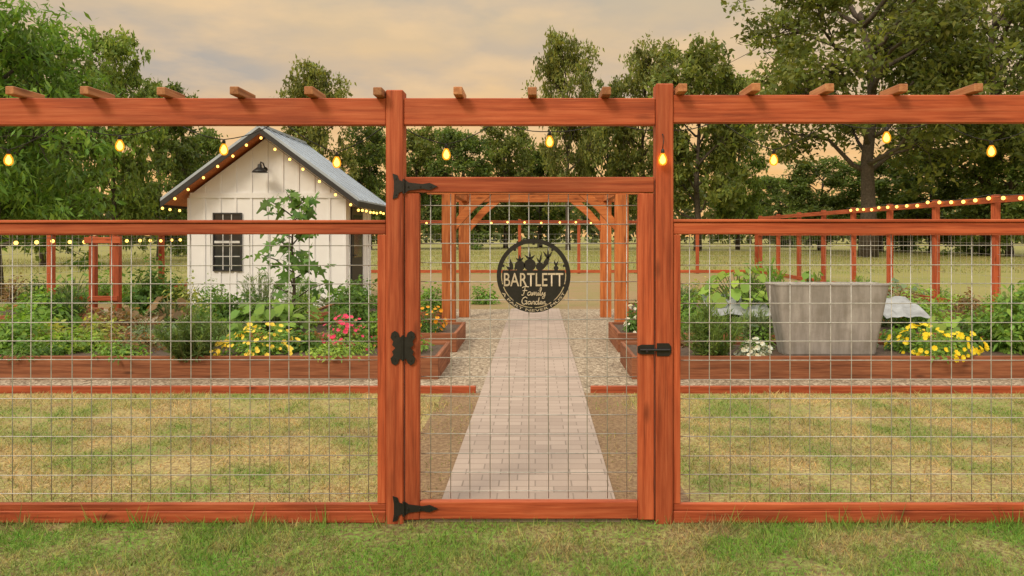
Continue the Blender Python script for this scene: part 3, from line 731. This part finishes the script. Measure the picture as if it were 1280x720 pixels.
# fig
def fig():
    rng = np.random.default_rng(40); d = 9.5
    t = thing('fig_tree', 'young fig tree with large lobed leaves in front of the shed', 'tree', (PX(366, d), DY(d), .2))
    tips = []; m = MB()
    m.tube([(0, 0, 0), (.02, 0, .5), (-.01, 0, 1.0), (.02, 0, 1.7)], [.025, .02, .014, .006], 7)
    for k in range(15):
        z0 = .35+k*.09; a = k*2.4; r = rng.uniform(.28, .56)*(1-.42*(z0/1.7)**2)
        e = np.array([r*math.cos(a), r*math.sin(a), z0+rng.uniform(.1, .3)])
        m.tube([(0, 0, z0), e*np.array([.5, .5, 1])-np.array([0, 0, .08]), e], [.01, .008, .004], 5)
        for f in np.linspace(.35, 1, 6): tips.append(np.array([e[0]*f, e[1]*f, z0+(e[2]-z0)*f]))
    for z in np.linspace(.9, 1.72, 10): tips.append(np.array([0.02, 0, z]))
    m.build('trunk', BARK, t, True, world=False)
    P = np.array(tips); P = np.repeat(P, 2, 0)+rng.normal(0, .05, (len(P)*2, 3)); n = len(P)
    out = unit(P*np.array([1, 1, 0])+rng.normal(0, .25, (n, 3)))+np.array([0, 0, -.25]); nrm = np.array([0, -.5, .7])+rng.normal(0, .5, (n, 3))
    polymesh('crown', shape(FIG, P, nrm, out, .135*rng.uniform(.6, 1.3, n), .3), tints(rng, n, (.115, .22, .05), .4), FOL, t)
fig()
# right front bed
spiky('rosemary_bush', 'tall spiky rosemary bush at the gate end of the front right bed', 'bush', 888, 7.3, 84, .74, 3400, 51, (.16, .25, .065), .14)
bush('flower_plant', 'small white flowered plant left of the grey tub', 'plant', 942, 7.3, 42, .34, 350, .05, (.30, .34, .26), 52, flowers=(.75, .76, .70), fl_n=45, fl_s=.05)
bush('vegetable_plant', 'green trailing plant between rosemary and grey tub', 'plant', 945, 7.8, 50, .44, 500, .06, GB_, 53)
bush('flower_bush', 'yellow flowering bush in the front right bed', 'bush', 1172, 7.4, 104, .46, 1000, .05, GB_, 54, flowers=(.92, .74, .04), fl_n=98, fl_s=.062)
bush('vegetable_plant', 'tall leafy plant at the right edge of the front right bed', 'plant', 1268, 7.6, 70, 1.0, 1300, .08, GB_, 55)
bush('vegetable_plant', 'dark green plant between the yellow flowers and the right edge', 'plant', 1222, 7.8, 60, .54, 800, .06, GA, 56)
bush('vegetable_plant', 'green leafy plant just right of the grey tub', 'plant', 1128, 7.7, 44, .42, 500, .05, GA, 57)
broad('squash_plant', 'tall broad leafed squash plant left of the grey tub', 'plant', 925, 9.2, 80, 1.06, 120, .11, 58, GD)
broad('squash_plant', 'broad leafed squash plant rising behind the grey tub', 'plant', 1015, 9.6, 60, .96, 80, .09, 59, GB_)
spiky('leafy_plant', 'tall fine leafed plant rising between squash plant and grey tub', 'plant', 955, 9.5, 50, 1.12, 1500, 64, GB_, .2, .10)
bush('vegetable_plant', 'leafy plant behind the rosemary in the second right bed', 'plant', 875, 9.3, 74, .74, 1100, .07, GB_, 60)
bush('vegetable_plant', 'leafy plant right of the grey tub in the second right bed', 'plant', 1150, 9.5, 80, .58, 900, .06, GB_, 61)
bush('vegetable_plant', 'leafy plant near the right edge in the second right bed', 'plant', 1235, 9.3, 80, .60, 900, .06, GB_, 62)
bush('flower_plant', 'white flowering plant beside the right pergola posts', 'plant', 793, 9.2, 36, .52, 500, .06, GA, 63, flowers=(.8, .78, .72), fl_n=40, fl_s=.055)
ORD = ['first', 'second', 'third', 'fourth', 'fifth', 'sixth', 'seventh', 'eighth', 'ninth', 'tenth']
def row(where, px0, step, k, d, wpx, z, seed, zb=.2, n=600, ls=.07):
    rr = random.Random(seed)
    for i in range(k):
        lb = '%s leafy plant from the path in %s' % (ORD[i], where); px = px0+i*step+rr.uniform(-10, 10); dd = d+rr.uniform(-.12, .12)
        col = rr.choice((GA, GB_, GB_, GD, GC, GB_, GY, GS, GR)); zz = z+rr.uniform(-.12, .14); ww = wpx*rr.uniform(.75, 1.2)
        u = rr.random()
        if u < .2: spiky('leafy_plant', lb, 'plant', px, dd, ww, zz+.08, 1000, seed*50+i, col, zb, .09)
        elif u < .36: broad('leafy_plant', lb, 'plant', px, dd, ww, zz, 45, .10, seed*50+i, col, zb)
        else: bush('leafy_plant', lb, 'plant', px, dd, ww, zz, n, ls*rr.uniform(.55, 1.2), col, seed*50+i, zb=zb)
row('the back row of the front left bed', 470, -58, 9, 7.95, 58, .42, 3)
row('the back row of the second left bed', 505, -60, 8, 9.75, 66, .56, 4, n=750)
row('the back row of the front right bed', 870, 66, 7, 7.95, 58, .42, 5)
row('the back row of the second right bed', 845, 62, 8, 9.75, 64, .60, 6, n=750)
row('the third right bed', 850, 58, 8, 11.7, 58, .58, 7, n=750, ls=.08)
row('the far ground row right of the pergola', 820, 50, 8, 16.0, 46, .40, 8, 0, 500, .10)
row('the ground row in front of the shed wall', 420, -46, 6, 13.2, 54, .58, 9, 0, 750, .10)
row('the ground row along the left side fence', 210, -40, 6, 15.5, 48, .66, 10, 0, 650, .10)
# ------------------------------------------------------------------ tub, sheets
d = 7.25; tb = thing('planter_tub', 'large grey weathered tapered tub standing in the front right bed', 'tub', (PX(1042, d), DY(d), .196))
def rrect(cx_, cy_, hx, hy, r, z, n=5):
    o = []
    for (sx, sy, a0) in ((1, 1, 0), (-1, 1, 90), (-1, -1, 180), (1, -1, 270)):
        for k in range(n+1):
            a = R(a0+90*k/n); o.append((cx_+sx*(hx-r)+r*math.cos(a), cy_+sy*(hy-r)+r*math.sin(a), z))
    return o
def loft(rings, mat, name, parent):
    m = MB(); n = len(rings[0])
    for r_ in rings: m.V += r_
    for i in range(len(rings)-1):
        for k in range(n): m.Fc.append((i*n+k, i*n+(k+1) % n, (i+1)*n+(k+1) % n, (i+1)*n+k))
    m.Fc.append(tuple(range(n))[::-1]); m.Fc.append(tuple((len(rings)-1)*n+k for k in range(n)))
    return m.build(name, mat, parent, False)
cxm, cym = PX(1042, d), DY(d)+.20; zb, zt_ = .196, .905
loft([rrect(cxm, cym, .445, .14, .05, zb), rrect(cxm, cym, .45, .15, .05, zb+.02), rrect(cxm, cym, .562, .197, .05, zt_-.016)], TUBM, 'body', tb)
loft([rrect(cxm, cym, .566, .201, .05, zt_-.015), rrect(cxm, cym, .568, .203, .05, zt_-.002), rrect(cxm, cym, .565, .200, .05, zt_), rrect(cxm, cym, .552, .187, .04, zt_), rrect(cxm, cym, .546, .18, .04, zt_-.014)], TUBM, 'rim', tb)
def slab(label, px0, px1, d, z, tilt):
    x0, x1 = PX(px0, d), PX(px1, d); m = MB(); n = 8; rng = random.Random(px0)
    for j in range(5):
        for i in range(n+1):
            m.V.append((x0+(x1-x0)*i/n, DY(d)+j*.16, z+tilt*j*.05+rng.uniform(-.02, .025)))
    for j in range(4):
        for i in range(n): k = j*(n+1)+i; m.Fc.append((k, k+1, k+n+2, k+n+1))
    return tag(m.build('ground_sheet', SHEET, None), label, 'sheet')
slab('crumpled grey sheet covering the bed left of the grey tub', 890, 968, 8.7, .44, 1)
slab('crumpled grey sheet covering the bed right of the grey tub', 1108, 1165, 8.85, .40, 1)

# ------------------------------------------------------------------ trees
def tree_meshes(seed, H, Rr, cb, lobes, clumps, leaves, ls, tr_, col, tpl=LEAF, sc=.30, sl2=.085, drop=.1, v=.4):
    rng = np.random.default_rng(seed)
    m = MB(); top = .8*H
    wob = rng.normal(0, .02*H, (6, 2)); wob[0] = 0
    tp = [np.array([wob[i][0]*i/5, wob[i][1]*i/5, top*i/5]) for i in range(6)]
    def trunk(f):
        g = f*5; i = min(int(g), 4); return tp[i]*(1-(g-i))+tp[i+1]*(g-i)
    m.tube(tp, [tr_*(1.25-.95*i/5) if i else tr_*1.5 for i in range(6)], 8)
    ends = []
    for k in range(lobes):
        f = cb*.75/.8+(1-cb*.75/.8)*(k+.3)/lobes; f = min(f, .97)
        a = k*2.39996+rng.uniform(-.5, .5); s = trunk(f)
        zc = (k+.5)/lobes; rad = Rr*.78*math.sqrt(max(.06, 1-(1.5*zc-.62)**2))*rng.uniform(.6, 1.05)
        e = np.array([math.cos(a)*rad, math.sin(a)*rad, min(H*.94, max(s[2]+rng.uniform(.0, .16)*H, H*(cb+.05+(.93-cb)*zc)))])
        mid = s*.5+e*.5+np.array([0, 0, rng.uniform(-.03, .06)*H])+rng.normal(0, .03*Rr, 3)
        m.tube([s, s*.7+mid*.3+rng.normal(0, .02*Rr, 3), mid, mid*.4+e*.6+rng.normal(0, .03*Rr, 3), e], [tr_*.45, tr_*.36, tr_*.27, tr_*.17, tr_*.07], 6)
        ends.append((s, mid, e))
    C = []
    for k in range(clumps):
        s, mid, e = ends[k % lobes]; c_ = e+rng.normal(0, 1, 3)*np.array([Rr*sc, Rr*sc, H*(1-cb)*sc*.42])
        if c_[2] > H: c_[2] = H-rng.uniform(0, .1)*H
        C.append(c_); g = rng.uniform(.2, 1); q = mid*(1-g)+e*g
        m.tube([q, q*.5+c_*.5+rng.normal(0, .03*Rr, 3), c_], [tr_*.09, tr_*.06, tr_*.03], 4, False)
    C = np.array(C)
    rc = Rr*sl2*rng.uniform(.6, 1.5, clumps)
    i = np.repeat(np.arange(clumps), leaves); n = len(i)
    P = C[i]+rng.normal(size=(n, 3))*rc[i][:, None]*np.array([1, 1, .7])
    cv = rng.uniform(1-v, 1+v, clumps)[i][:, None]; 
    head = rng.normal(size=(n, 3))+np.array([0, 0, -drop*4]); nrm = rng.normal(size=(n, 3))+np.array([0, 0, .6])
    t = tints(rng, n, col, .25, .2)*cv
    return m, shape(tpl, P, nrm, head, ls*rng.uniform(.6, 1.4, n)), t
def make_tree(label, px, d, H, seed, Rr, cb, lobes, clumps, leaves, ls, tr_, col, name='oak_tree', **kw):
    t = thing(name, label, 'tree', (PX(px, d), DY(d), 0))
    m, V, tt = tree_meshes(seed, H, Rr, cb, lobes, clumps, leaves, ls, tr_, col, **kw)
    m.build('trunk', BARK, t, True, world=False); polymesh('crown', V, tt, FOL, t); return t
# near left narrow leafed tree
make_tree('bright green narrow leafed tree at the far left edge beyond the low side fence', -8, 17, 6.6, 103, 2.3, .20, 13, 300, 75, .20, .15, (.14, .245, .045), 'leafy_tree', tpl=WILLOW, sc=.24, drop=.5)
# big right oaks
make_tree('large open crowned oak at right with forked limbs against the sky', 1085, 48, 20.0, 101, 8.8, .32, 20, 330, 60, .42, .46, (.15, .18, .047), sc=.15, sl2=.055)
make_tree('large oak at the right edge beside the forked oak', 1235, 52, 21.5, 104, 8.8, .24, 20, 380, 60, .43, .40, (.14, .175, .047), sc=.165, sl2=.057)
protos = []
for i, (cb_, col, ls) in enumerate(((.18, (.16, .195, .05), .56), (.08, (.125, .175, .045), .58), (.20, (.19, .215, .06), .50), (.02, (.12, .175, .045), .58), (.12, (.17, .24, .055), .54))):
    protos.append((tree_meshes(200+i, 18, 6.0, cb_, 16, 260, 54, ls, .32, col, sc=.185, sl2=.07), {}))
def far(label, px, d, ytop, hw, k, rot):
    H = PZ(ytop, d); (m, V, tt), cache = protos[k]
    t = thing('field_tree', label, 'tree', (PX(px, d), DY(d), 0)); t.rotation_euler = (0, 0, rot)
    s = hw*d/F/7.0; t.scale = (s, s, H/18.0)
    if not cache:
        cache['t'] = m.build('trunk', BARK, t, True, world=False); cache['c'] = polymesh('crown', V, tt, FOL, t)
    else:
        for q in 'tc':
            o = cache[q].copy(); COL.objects.link(o); o.parent = t
    return t
FT = [
 ('dark tree behind the bright narrow leafed tree at the left edge', 55, 34, 62, 80, 1, .3),
 ('tall leafy tree left of the shed with its top against the sky', 142, 36, 46, 60, 4, 1.1),
 ('dark rounded tree between the tall leafy tree and the shed', 200, 42, 108, 64, 1, 2.0),
 ('lower dark tree touching the left eave of the shed', 250, 50, 165, 48, 3, 2.7),
 ('thin pale tree rising directly behind the shed roof', 395, 70, 84, 52, 2, .9),
 ('low dark tree just right of the shed roof', 462, 75, 160, 52, 1, 3.6),
 ('rounded tree behind the left gate post', 520, 82, 160, 52, 0, 4.0),
 ('broad dark tree above the left half of the gate', 580, 78, 164, 56, 3, 4.7),
 ('rounded olive tree above the gate sign', 632, 84, 156, 50, 0, 5.3),
 ('tall narrow oak above the right half of the gate', 710, 72, 46, 52, 2, .2),
 ('low dark tree under the tall narrow oak', 675, 90, 190, 50, 1, .7),
 ('mid height oak between the tall narrow oak and the right gate post', 758, 84, 105, 48, 0, 1.4),
 ('tall oak directly behind the right gate post', 805, 78, 58, 60, 2, 2.2),
 ('broad tall oak right of the right gate post', 872, 68, 58, 78, 0, 3.0),
 ('oak at the edge of the bright sky gap right of centre', 922, 74, 100, 46, 4, 3.9),
 ('low tree in the bright sky gap right of centre', 975, 92, 222, 52, 3, 4.4),
 ('small dark tree left of the forked oak trunk', 1025, 70, 200, 56, 1, 5.0),
 ('low bushy tree behind the forked oak trunk', 1100, 66, 200, 62, 3, 5.9),
 ('low bushy tree between the two large oaks', 1165, 62, 190, 66, 1, .5),
 ('dark bushy tree at the right edge under the large oak', 1262, 50, 165, 78, 3, 1.9),
]
for a in FT: far(*a)
def wood_mass():
    rng = np.random.default_rng(77); n = 30000; d0 = 125
    x = rng.uniform(-150, 150, n); hump = 8.5+2.0*np.sin(x*.09)+1.6*np.sin(x*.23+1)+1.2*np.sin(x*.51)
    P = np.stack([x, DY(d0)+rng.uniform(0, 14, n), hump*rng.random(n)**.7+rng.normal(0, .4, n)], 1)
    cl_ = .8+.3*np.sin(x*.9)*np.sin(P[:, 2]*1.3)
    V = shape(LEAF, P, rng.normal(size=(n, 3)), rng.normal(size=(n, 3)), 1.5*rng.uniform(.5, 1.4, n))
    tag(polymesh('woodland', V, tints(rng, n, (.15, .185, .07), .25)*cl_[:, None], FOL), 'far off dark wood along the end of the field', 'woodland', None, 'stuff')
wood_mass()
print('done', len(bpy.data.objects))
